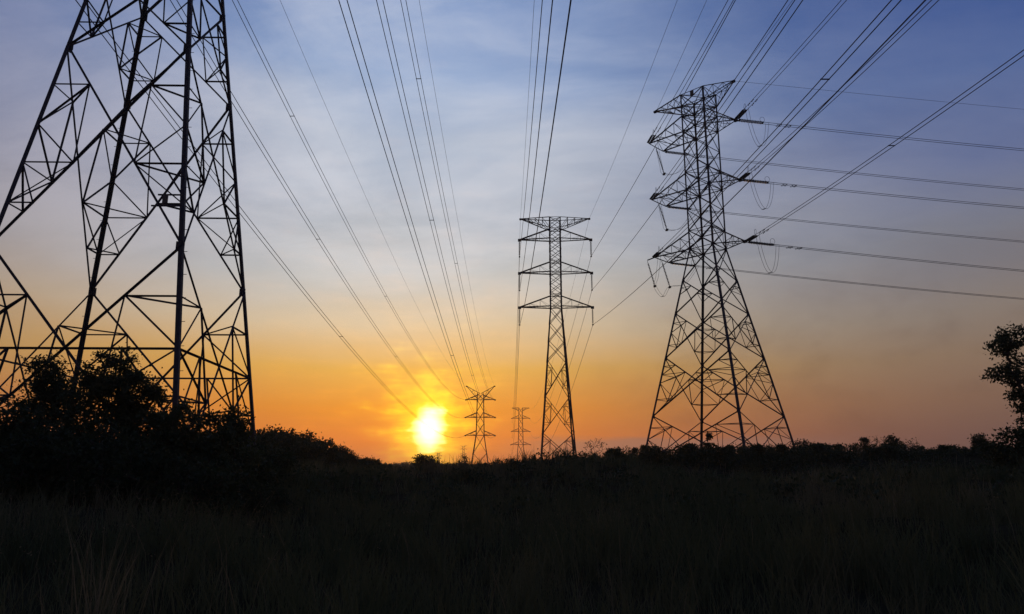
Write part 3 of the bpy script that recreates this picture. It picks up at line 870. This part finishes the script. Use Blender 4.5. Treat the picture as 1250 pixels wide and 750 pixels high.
def tree(name, x, y, label, cat, lobes, seed, nclump=60, leaves=50, leaf=.16, spread=.28, trunk_r=.09, group=None, mat=None, bark=True, base_z=None, lean=(0, 0), gnarl=.35, aspect=.5):
    """lobes: list of (dx, dy, dz, rx, ry, rz, weight), dz measured from the foot; limbs are grown towards leaf clumps spread through the lobes"""
    rs = np.random.RandomState(seed)
    z0 = float(ground_z(x, y)) - .05 if base_z is None else base_z
    root = empty(name, (x, y, z0), label, cat, group)
    w = np.array([l[6] for l in lobes], float); w /= w.sum()
    pick = rs.choice(len(lobes), nclump, p=w)
    L = np.array([l[:6] for l in lobes])[pick]
    rad = rs.uniform(.25, 1, nclump)[:, None] ** .5
    C = L[:, :3] + unit(nclump, rs) * rad * L[:, 3:6]
    C[:, 2] = np.maximum(C[:, 2], .12)
    # skeleton: trunk, then each clump joins the nearest node below it
    zt = max(.3, np.percentile(C[:, 2], 55))
    k = 7
    cx, cy = np.average(C[:, 0]), np.average(C[:, 1])
    tr = np.array([[cx * (i / k) ** 1.5 + rs.normal() * .03 * gnarl * i + lean[0] * i / k, cy * (i / k) ** 1.5 + rs.normal() * .03 * gnarl * i + lean[1] * i / k, zt * i / k] for i in range(k + 1)])
    nodes = [p for p in tr]; par = [-1] + list(range(k))
    start = max(1, int(k * .25))
    order = np.argsort(np.linalg.norm(C - tr[k // 2], axis=1))
    for ci in order:
        c = C[ci]; N = np.array(nodes[start:])
        dd = np.linalg.norm(N - c, axis=1) + np.where(N[:, 2] > c[2] - .05, .6, 0) * np.ptp(C[:, 2]) * .3
        j = int(dd.argmin()) + start
        a = nodes[j]; mid = (a + c) / 2 + rs.normal(size=3) * .10 * np.linalg.norm(c - a) * (gnarl / .35); mid[2] += .06 * np.linalg.norm(c - a)
        nodes.append(mid); par.append(j); nodes.append(c); par.append(len(nodes) - 2)
    load = np.ones(len(nodes))
    for i in range(len(nodes) - 1, 0, -1): load[par[i]] += load[i]
    R = np.maximum(trunk_r * (load / load[0]) ** .45, .008)
    m = MB()
    for i in range(1, len(nodes)):
        m.rod(nodes[par[i]], nodes[i], min(R[par[i]], R[i] * 1.5), 6 if R[i] > .03 else 4, R[i])
    if bark: m.build('trunk', M_BARK, root)
    if leaves:
        P = np.repeat(C, leaves, 0) + rs.normal(size=(nclump * leaves, 3)) * spread * np.repeat(rs.uniform(.55, 1.3, nclump), leaves)[:, None] * np.array([1, 1, .7])
        P[:, 2] = np.maximum(P[:, 2], .03)
        o = link_mesh('crown', leaf_mesh('crown', P, leaf, rs, aspect), mat or M_LEAF, root)
    return root


def copy_thing(src, loc, rz, scale, label=None):
    r = src.copy(); COL.objects.link(r); r.location = loc; r.rotation_euler = (0, 0, rz); r.scale = (scale,) * 3
    if label: r['label'] = label
    for ch in src.children:
        c = ch.copy(); COL.objects.link(c); c.parent = r
        for g in ch.children:
            e = g.copy(); COL.objects.link(e); e.parent = c
    return r


CP_, SP_ = math.cos(.2308), math.sin(.2308)


def at(px, py, d):
    """world point seen at photo pixel (px, py) at ground distance d straight ahead"""
    u, v = (px - 625) / 898.18, (375 - py) / 898.18
    F_, U_ = CP_ - v * SP_, SP_ + v * CP_
    return u * d / F_, d, U_ * d / F_ + EYE


def stand(px, d): 
    x = at(px, 570, d)[0]; return x, d


def sized(px, top, d):
    x, y, z = at(px, top, d); return x, y, z - float(ground_z(x, y)), float(ground_z(x, y))


# left clump before the near tower
GT = 'trees round the foot of the near pylon'
x, y, H, g = sized(140, 422, 20.0)
tree('tree', x, y, 'tallest broad dark tree of the left clump, in front of the near pylon legs', 'tree',
     [(0, 0, H * .78, .75, .7, H * .20, 3), (.65, .1, H * .66, .75, .7, H * .17, 2), (-.55, 0, H * .62, .65, .7, H * .2, 2), (1.1, 0, H * .5, .8, .7, H * .2, 2), (0, 0, H * .42, 1.3, .9, H * .22, 3)], 11,
     nclump=140, leaves=120, leaf=.10, spread=.16, trunk_r=.11, group=GT)
x, y, H, g = sized(64, 428, 20.6)
tree('tree', x, y, 'smaller airy tree left of the tallest tree, with sky showing through its crown', 'tree',
     [(0, 0, H * .80, .42, .5, H * .17, 2), (-.35, 0, H * .62, .62, .6, H * .15, 2), (.45, 0, H * .60, .45, .5, H * .18, 2), (0, 0, H * .40, .95, .7, H * .2, 3)], 23,
     nclump=95, leaves=95, leaf=.095, spread=.14, trunk_r=.09, group=GT)
x, y, H, g = sized(238, 478, 19.0)
tree('tree', x, y, 'low bushy tree right of the tallest tree, before the near pylon', 'tree',
     [(-.3, 0, H * .72, .6, .5, H * .2, 2), (.45, 0, H * .62, .6, .5, H * .2, 2), (0, 0, H * .38, 1.1, .7, H * .3, 3)], 35,
     nclump=85, leaves=95, leaf=.095, spread=.145, trunk_r=.07, group=GT)
x, y, H, g = sized(294, 491, 20.5)
tree('tree', x, y, 'narrow leafy shrub climbing the rightmost leg of the near pylon', 'tree',
     [(-.1, 0, H * .75, .28, .3, H * .2, 2), (.1, 0, H * .5, .42, .4, H * .25, 2), (0, 0, H * .28, .5, .5, H * .22, 2)], 47,
     nclump=55, leaves=70, leaf=.105, spread=.13, trunk_r=.05, group=GT)
x, y, H, g = sized(18, 484, 18.5)
tree('tree', x, y, 'rounded bush at the left edge below the airy tree', 'tree',
     [(0, 0, H * .66, .75, .6, H * .28, 2), (-.7, 0, H * .55, .7, .6, H * .3, 2), (0, 0, H * .3, 1.1, .7, H * .25, 2)], 59,
     nclump=70, leaves=46, leaf=.12, spread=.17, trunk_r=.06, group=GT)
# undergrowth in front of them, copies of one shrub
GS = 'shrubs in front of the left trees'
sh = tree('shrub', 0, 17, 'dark leafy shrub in the undergrowth below the left trees', 'shrub',
          [(0, 0, .95, .75, .7, .55, 2), (.5, 0, .6, .6, .6, .5, 1), (-.5, .1, .65, .6, .6, .5, 1)], 71, nclump=46, leaves=44, leaf=.11, spread=.17, trunk_r=.04, group=GS, mat=M_LEAF2)
rs = np.random.RandomState(5)
spots = [(-30, 17.5, 1.1), (20, 17.0, .95), (62, 17.6, 1.1), (100, 17.0, 1.0), (138, 18, 1.15), (172, 17.2, 1.0), (205, 17.8, 1.0), (240, 17.0, .9), (275, 18.4, .95), (308, 19, .75), (335, 20.5, .65), (-75, 18.2, 1.2), (190, 19.6, 1.3), (270, 23.5, 1.2), (296, 24.5, 1.1), (318, 25, 1.05), (338, 27, 1.0), (250, 24, 1.3), (305, 22, .9), (283, 22, 1.2), (225, 21.5, 1.35), (322, 26, 1.2), (110, 19.4, 1.3), (40, 19.3, 1.25), (262, 19.8, 1.1)]
for i, (px, d, s) in enumerate(spots):
    x, y = stand(px, d); loc = (x, y, float(ground_z(x, y)) - .05); rz = rs.uniform(0, 6.28)
    if i == 0: sh.location = loc; sh.rotation_euler = (0, 0, rz); sh.scale = (s,) * 3
    else: copy_thing(sh, loc, rz, s)

# wooded slope running down to the right of the near tower
GH = 'small trees along the falling left slope'
base = [tree('tree', 0, 80 + i, 'small dark tree in the row along the falling slope left of the sun', 'tree',
             [(0, 0, 2.5, 1.5, 1.3, .9, 2), (.9, 0, 1.9, 1.1, 1.1, .8, 1), (-.9, 0, 1.9, 1.1, 1.1, .8, 1), (0, 0, 1.1, 1.6, 1.3, .8, 1)], 101 + i, nclump=55, leaves=34, leaf=.30, spread=.32, trunk_r=.09, group=GH, mat=M_LEAF2) for i in range(3)]
rowpts = [(322, 524, 74), (338, 525, 82), (354, 524, 78), (372, 529, 84), (388, 538, 80), (400, 536, 86), (414, 546, 82), (428, 551, 88), (310, 527, 86), (345, 530, 70), (365, 536, 72), (384, 543, 74), (440, 560, 84), (420, 555, 76), (300, 526, 80), (280, 520, 84)]
for i, (px, py, d) in enumerate(rowpts):
    x, y, H, g = sized(px, py, d); s = max(.35, H / 3.35); src = base[i % 3]
    if i < 3: src.location = (x, y, g - .05); src.scale = (s,) * 3; src.rotation_euler = (0, 0, rs.uniform(0, 6))
    else: copy_thing(src, (x, y, g - .05), rs.uniform(0, 6), s)
x, y, H, g = sized(450, 558, 70)
tree('tree', x, y, 'low flat-crowned tree at the lower end of the left slope', 'tree', [(-.4, 0, H * .80, .75, .6, H * .16, 2), (.45, 0, H * .74, .65, .6, H * .15, 2)], 131, nclump=40, leaves=36, leaf=.16, spread=.14, trunk_r=.07)

# lone trees on the skyline, left to right
x, y, H, g = sized(519, 555, 120)
tree('tree', x, y, 'round dark tree standing right under the sun', 'tree', [(0, 0, H * .70, 1.5, 1.4, H * .25, 3), (.9, 0, H * .45, 1.4, 1.3, H * .25, 2), (-1., 0, H * .38, 1.4, 1.3, H * .25, 2)], 141, nclump=60, leaves=36, leaf=.34, spread=.34, trunk_r=.12, mat=M_LEAF2)
x, y, H, g = sized(543, 566, 118)
tree('tree', x, y, 'small low bush between the round tree under the sun and the thin sapling', 'tree', [(0, 0, H * .6, 1.5, 1.2, H * .3, 2), (1.2, 0, H * .45, 1.2, 1.2, H * .3, 1)], 143, nclump=34, leaves=16, leaf=.28, spread=.3, trunk_r=.07, mat=M_LEAF2)
x, y, H, g = sized(567, 552, 105)
tree('tree', x, y, 'thin sapling with sparse leaf tufts left of the horned pylon', 'tree', [(0, 0, H * .82, .35, .35, H * .13, 2), (.45, 0, H * .52, .55, .5, H * .14, 2), (-.4, 0, H * .42, .4, .4, H * .12, 1)], 145, nclump=24, leaves=10, leaf=.22, spread=.2, trunk_r=.06)
x, y, H, g = sized(727, 533, 100)
tree('tree', x, y, 'almost bare spreading shrub right of the foot of the slim middle pylon', 'tree', [(0, 0, H * .7, 1.7, 1.2, H * .28, 2), (-1.2, 0, H * .5, 1.3, 1.2, H * .2, 1)], 147, nclump=70, leaves=3, leaf=.2, spread=.16, trunk_r=.07)
x, y, H, g = sized(865, 526, 64)
tree('tree', x, y, 'small pointed tree with tiered leaves, seen through the legs of the right pylon', 'tree', [(0, 0, H * .85, .16, .16, H * .12, 2), (0, 0, H * .58, .5, .4, .1, 2), (0, 0, H * .40, .75, .5, .16, 2)], 149, nclump=34, leaves=26, leaf=.2, spread=.12, trunk_r=.05)
x, y, H, g = sized(985, 536, 72)
tree('tree', x, y, 'lacy flat-topped tree just right of the right pylon feet', 'tree', [(-.5, 0, H * .86, 1.1, .8, .22, 2), (.8, 0, H * .72, 1.1, .8, .2, 2)], 151, nclump=70, leaves=10, leaf=.2, spread=.16, trunk_r=.07)
x, y, H, g = sized(1005, 540, 74)
tree('tree', x, y, 'small spreading tree to the right of the lacy flat-topped tree', 'tree', [(0, 0, H * .82, .95, .8, .2, 2), (.5, 0, H * .62, .9, .8, .2, 1)], 153, nclump=40, leaves=22, leaf=.2, spread=.15, trunk_r=.06)
x, y, H, g = sized(1054, 530, 70)
tree('tree', x, y, 'small upright oval bush, leftmost of three on the right skyline', 'tree', [(0, 0, H * .72, .34, .34, H * .24, 2), (.2, 0, H * .4, .35, .3, H * .2, 1)], 155, nclump=34, leaves=30, leaf=.16, spread=.14, trunk_r=.05)
x, y, H, g = sized(1069, 531, 71)
tree('tree', x, y, 'bare twiggy bush between two leafy bushes on the right skyline', 'tree', [(0, 0, H * .7, .55, .5, H * .28, 2)], 157, nclump=46, leaves=2, leaf=.14, spread=.12, trunk_r=.05)
x, y, H, g = sized(1086, 530, 69)
tree('tree', x, y, 'dense round bush in the middle of the right skyline', 'tree', [(0, 0, H * .66, .75, .6, H * .3, 3), (-.4, 0, H * .45, .7, .6, H * .3, 1), (.5, 0, H * .4, .7, .6, H * .3, 1)], 159, nclump=64, leaves=34, leaf=.19, spread=.17, trunk_r=.06)
x, y, H, g = sized(1110, 532, 71)
tree('tree', x, y, 'bare spindly shrub right of the dense round bush on the skyline', 'tree', [(0, 0, H * .66, .95, .6, H * .26, 2)], 161, nclump=60, leaves=3, leaf=.14, spread=.12, trunk_r=.05)
x, y, H, g = sized(1193, 526, 60)
tree('tree', x, y, 'ragged upright bush left of the tall tree at the right edge', 'tree', [(0, 0, H * .72, .42, .4, H * .24, 2), (.3, 0, H * .45, .6, .5, H * .25, 2), (-.3, 0, H * .42, .5, .5, H * .25, 1)], 163, nclump=48, leaves=30, leaf=.17, spread=.15, trunk_r=.05)
# the tall tree at the right edge
x, y, H, g = sized(1268, 396, 30)
k = 30 / 898.18
tree('tree', x, y, 'tall leafy tree half cut off by the right edge, branches reaching left', 'tree',
     [(-52 * k, 0, H * .865, 15 * k, .4, 16 * k, 2), (-26 * k, 0, H * .93, 24 * k, .8, 16 * k, 2), (-54 * k, 0, H * .685, 20 * k, .5, 8 * k, 2), (-30 * k, 0, H * .70, 20 * k, .7, 22 * k, 3), (-32 * k, 0, H * .52, 16 * k, .6, 12 * k, 2), (-18 * k, 0, H * .44, 24 * k, .7, 26 * k, 3),
      (-20 * k, 0, H * .27, 24 * k, .7, 26 * k, 6), (10 * k, 0, H * .3, 30 * k, .8, 30 * k, 4), (20 * k, 0, H * .8, 55 * k, 1.3, 42 * k, 6), (15 * k, 0, H * .5, 45 * k, 1.2, 40 * k, 5)], 171, nclump=300, leaves=36, leaf=.14, spread=.15, trunk_r=.16)
x, y, H, g = sized(1240, 516, 29)
tree('tree', x, y, 'dark dense bush at the foot of the tall right-edge tree', 'tree', [(0, 0, H * .6, 1.0, .8, H * .35, 3), (-.7, 0, H * .4, .9, .8, H * .3, 2), (.9, 0, H * .55, .9, .8, H * .35, 2)], 173, nclump=90, leaves=44, leaf=.15, spread=.18, trunk_r=.06, mat=M_LEAF2)


# ------------------------------------------------------------------ woods, scrub and grass that nobody could count
def wood(name, crowns, seed, leaf, per):
    """crowns: array (n,5) x,y,z,rx,rz of leafy heads"""
    rs = np.random.RandomState(seed); C = np.asarray(crowns)
    n = len(C) * per; c = np.repeat(C, per, 0)
    u = unit(n, rs); r = rs.uniform(.15, 1, n)[:, None] ** .4
    lump = 1 + .22 * np.sin(u[:, :1] * 5 + c[:, :1] * 3.1) * np.cos(u[:, 1:2] * 4 + c[:, 1:2] * 1.7)
    P = c[:, :3] + u * r * lump * np.stack([c[:, 3], c[:, 3], c[:, 4]], 1)
    o = link_mesh(name, leaf_mesh(name, P, leaf, rs, .6), M_LEAF2)
    return tag(o, kind='stuff')


rs = np.random.RandomState(77)
SKY_PX = [230, 310, 340, 372, 400, 430, 462, 560, 600, 640, 700, 740, 790, 960, 1000, 1120, 1250, 1400]
SKY_PY = [524, 528, 528, 533, 541, 556, 568, 572, 569, 562, 555, 548, 543, 543, 542, 542, 545, 546]
cr = []
for i in range(120):                                             # wooded slope left of the sun
    px = rs.uniform(190, 468); d = rs.uniform(66, 92)
    rx = rs.uniform(.5, 1.25); x, y, z = at(px, np.interp(px, SKY_PX, SKY_PY) + rs.exponential(9), d)
    g0 = float(ground_z(x, y)); top = max(z, g0 + .5); rz = min(rx * .75, (top - g0) * .6)
    cr.append((x, y, top - rz, rx, rz)); cr.append((x, y, (g0 + top - rz) / 2, rx * 1.2, max(.3, (top - g0) / 2)))
o = wood('slope_wood', cr, 77, .19, 420); o['label'] = 'dark wood covering the falling slope left of the sun'
cr = []
for i in range(330):                                             # thicket on the right ridge
    px = rs.uniform(575, 1420); d = rs.uniform(54, 74) if i % 3 else rs.uniform(80, 104)
    rx = rs.choice([rs.uniform(.35, .8), rs.uniform(.8, 1.7)])
    x, y, z = at(px, np.interp(px, SKY_PX, SKY_PY) + rs.exponential(5) - 1, d)
    g0 = float(ground_z(x, y)); top = max(z, g0 + .4); rz = min(rx * .7, (top - g0) * .6)
    cr.append((x, y, top - rz, rx, rz)); cr.append((x, y, (g0 + top - rz) / 2, rx * 1.25, max(.25, (top - g0) / 2)))
o = wood('ridge_wood', cr, 78, .17, 330); o['label'] = 'dark leafy thicket along the crest of the right ridge'
cr = []
for i in range(150):                                             # far tree belt closing the valley
    az = rs.uniform(-.42, .10); d = rs.uniform(420, 620)
    x, y = d * math.tan(az), d
    top = .0175 * d + EYE + rs.uniform(-2.2, .2)
    g0 = float(ground_z(x, y)); hh = max(2.5, top - g0)
    cr.append((x, y, g0 + hh * .5, rs.uniform(4, 9), hh * .5))
for i in range(160):
    az = rs.uniform(-.85, .85); d = rs.uniform(700, 1000)
    x, y = d * math.tan(az), d; g0 = float(ground_z(x, y))
    cr.append((x, y, g0 + 2.5, rs.uniform(8, 18), rs.uniform(3, 5)))
o = wood('distant_wood', cr, 79, 1.7, 170); o['label'] = 'distant belt of trees closing the valley under the sun'

# low scrub on the middle ground
n = 1500
az = rs.uniform(-.80, .80, n); d = np.sqrt(rs.uniform(22 ** 2, 100 ** 2, n))
X, Y = d * np.sin(az), d * np.cos(az)
keep = (np.abs(az + .12) > .0)
cr = np.stack([X, Y, ground_z(X, Y) + .12, rs.uniform(.35, .95, n), rs.uniform(.22, .55, n)], 1)
o = wood('scrub', cr, 80, .17, 75); o['label'] = 'low dark scrub scattered over the field'


def grass(name, n, dmin, dmax, azr, hmin, hmax, w, seed, mat, power=1.0, clump=None):
    rs = np.random.RandomState(seed)
    az = rs.uniform(-azr, azr, n); d = dmin + (dmax - dmin) * rs.uniform(0, 1, n) ** power
    X, Y = d * np.sin(az), d * np.cos(az)
    pat = .55 + .45 * np.sin(X * .9 + 2 * np.sin(Y * .35)) * np.cos(Y * .7 + 1.1 * np.sin(X * .4))
    H = rs.uniform(hmin, hmax, n) * (.45 + .75 * pat)
    return blades(name, X, Y, ground_z(X, Y) - .02, H, w * (1 + d / 14), rs, mat)


def blades(name, X, Y, Z, H, W, rs, mat, bend=.45, parent=None):
    n = len(X); th = rs.uniform(0, 6.283, n); ph = rs.uniform(0, 6.283, n); b = rs.uniform(.05, bend, n) * H
    W = np.broadcast_to(W, (n,)) * rs.uniform(.6, 1.4, n)
    P = np.stack([X, Y, Z], 1); wv = np.stack([np.cos(th), np.sin(th), 0 * th], 1); bv = np.stack([np.cos(ph), np.sin(ph), 0 * ph], 1)
    up = np.array([0, 0, 1.])
    rows = []
    for t, ww in ((0, 1.), (.4, .85), (.75, .55)):
        c = P + up * (H * t * (1 - .12 * t))[:, None] + bv * (b * t ** 2)[:, None]
        rows += [c - wv * (W * ww / 2)[:, None], c + wv * (W * ww / 2)[:, None]]
    rows.append(P + up * (H * .9)[:, None] + bv * b[:, None])
    V = np.stack(rows, 1).reshape(-1, 3); i = np.arange(n)[:, None] * 7
    return link_mesh(name, np_mesh(name, V, [np.concatenate([i + np.array([[0, 1, 3, 2]]), i + np.array([[2, 3, 5, 4]])]), i + np.array([[4, 5, 6]])]), mat, parent)


def tufts(n, per, dmin, dmax, seed):
    rs = np.random.RandomState(seed)
    az = rs.uniform(-.95, .95, n); d = dmin + (dmax - dmin) * rs.uniform(0, 1, n) ** 1.15
    size = rs.choice([.5, .8, 1.0, 1.5, 2.1], n, p=[.25, .3, .25, .15, .05]); lean = rs.uniform(0, 6.28, n)
    k = np.repeat(np.arange(n), (per * size).astype(int)); m = len(k)
    r = np.abs(rs.normal(0, .16, m)) * size[k]; a = rs.uniform(0, 6.28, m)
    X = d[k] * np.sin(az[k]) + r * np.cos(a); Y = d[k] * np.cos(az[k]) + r * np.sin(a)
    H = rs.uniform(.35, 1.0, m) * (.35 + .42 * size[k])
    return X, Y, H, rs


X1, Y1, H1, rs = tufts(2600, 34, 3.2, 48, 90)
n2 = 26000                                                       # thinner sward between the tufts
az = rs.uniform(-.95, .95, n2); d = 3 + 40 * rs.uniform(0, 1, n2) ** 1.2
X = np.concatenate([X1, d * np.sin(az)]); Y = np.concatenate([Y1, d * np.cos(az)]); H = np.concatenate([H1, rs.uniform(.15, .5, n2)])
o = blades('grass', X, Y, ground_z(X, Y) - .02, H, .0065 * (1 + np.hypot(X, Y) / 13), rs, M_GRASS, .6); tag(o, 'rank dark grass growing in uneven tufts over the foreground', kind='stuff')
o = grass('dry_stalks', 2200, 5, 60, .9, .6, 1.2, .0035, 91, M_STRAW, 1.0); tag(o, 'thin pale seed stalks standing in the dark grass', kind='stuff')
rs = np.random.RandomState(95); n = 4200
az = rs.uniform(-.9, .9, n); d = 9 + 52 * rs.uniform(0, 1, n)
X, Y = d * np.sin(az), d * np.cos(az)
kp = np.sin(X * .55 + 1.0) * np.cos(Y * .4) + .5 * np.sin(X * .21 - Y * .3) > .15; X, Y = X[kp], Y[kp]; n = len(X)
hd = np.repeat(np.stack([X, Y, ground_z(X, Y) + rs.uniform(.3, 1.05, n)], 1), 3, 0) + rs.normal(size=(3 * n, 3)) * .018
o = link_mesh('seed_heads', leaf_mesh('seed_heads', hd, .03, rs, .4), M_STRAW); tag(o, 'pale seed heads and small leaves catching light above the grass', kind='stuff')
# the tall pale tussock at lower left
x, y = stand(140, 5.6)
rs = np.random.RandomState(92); n = 60
tx = empty('grass_tussock', (x, y, float(ground_z(x, y))), 'tall pale tussock of long grass at the lower left', 'tussock')
a = rs.uniform(0, 6.28, n); r = np.abs(rs.normal(0, .17, n))
blades('long_blade', np.cos(a) * r, np.sin(a) * r, 0 * a - .03, rs.uniform(.8, 1.5, n), .008, rs, M_TUSS, .28, tx)
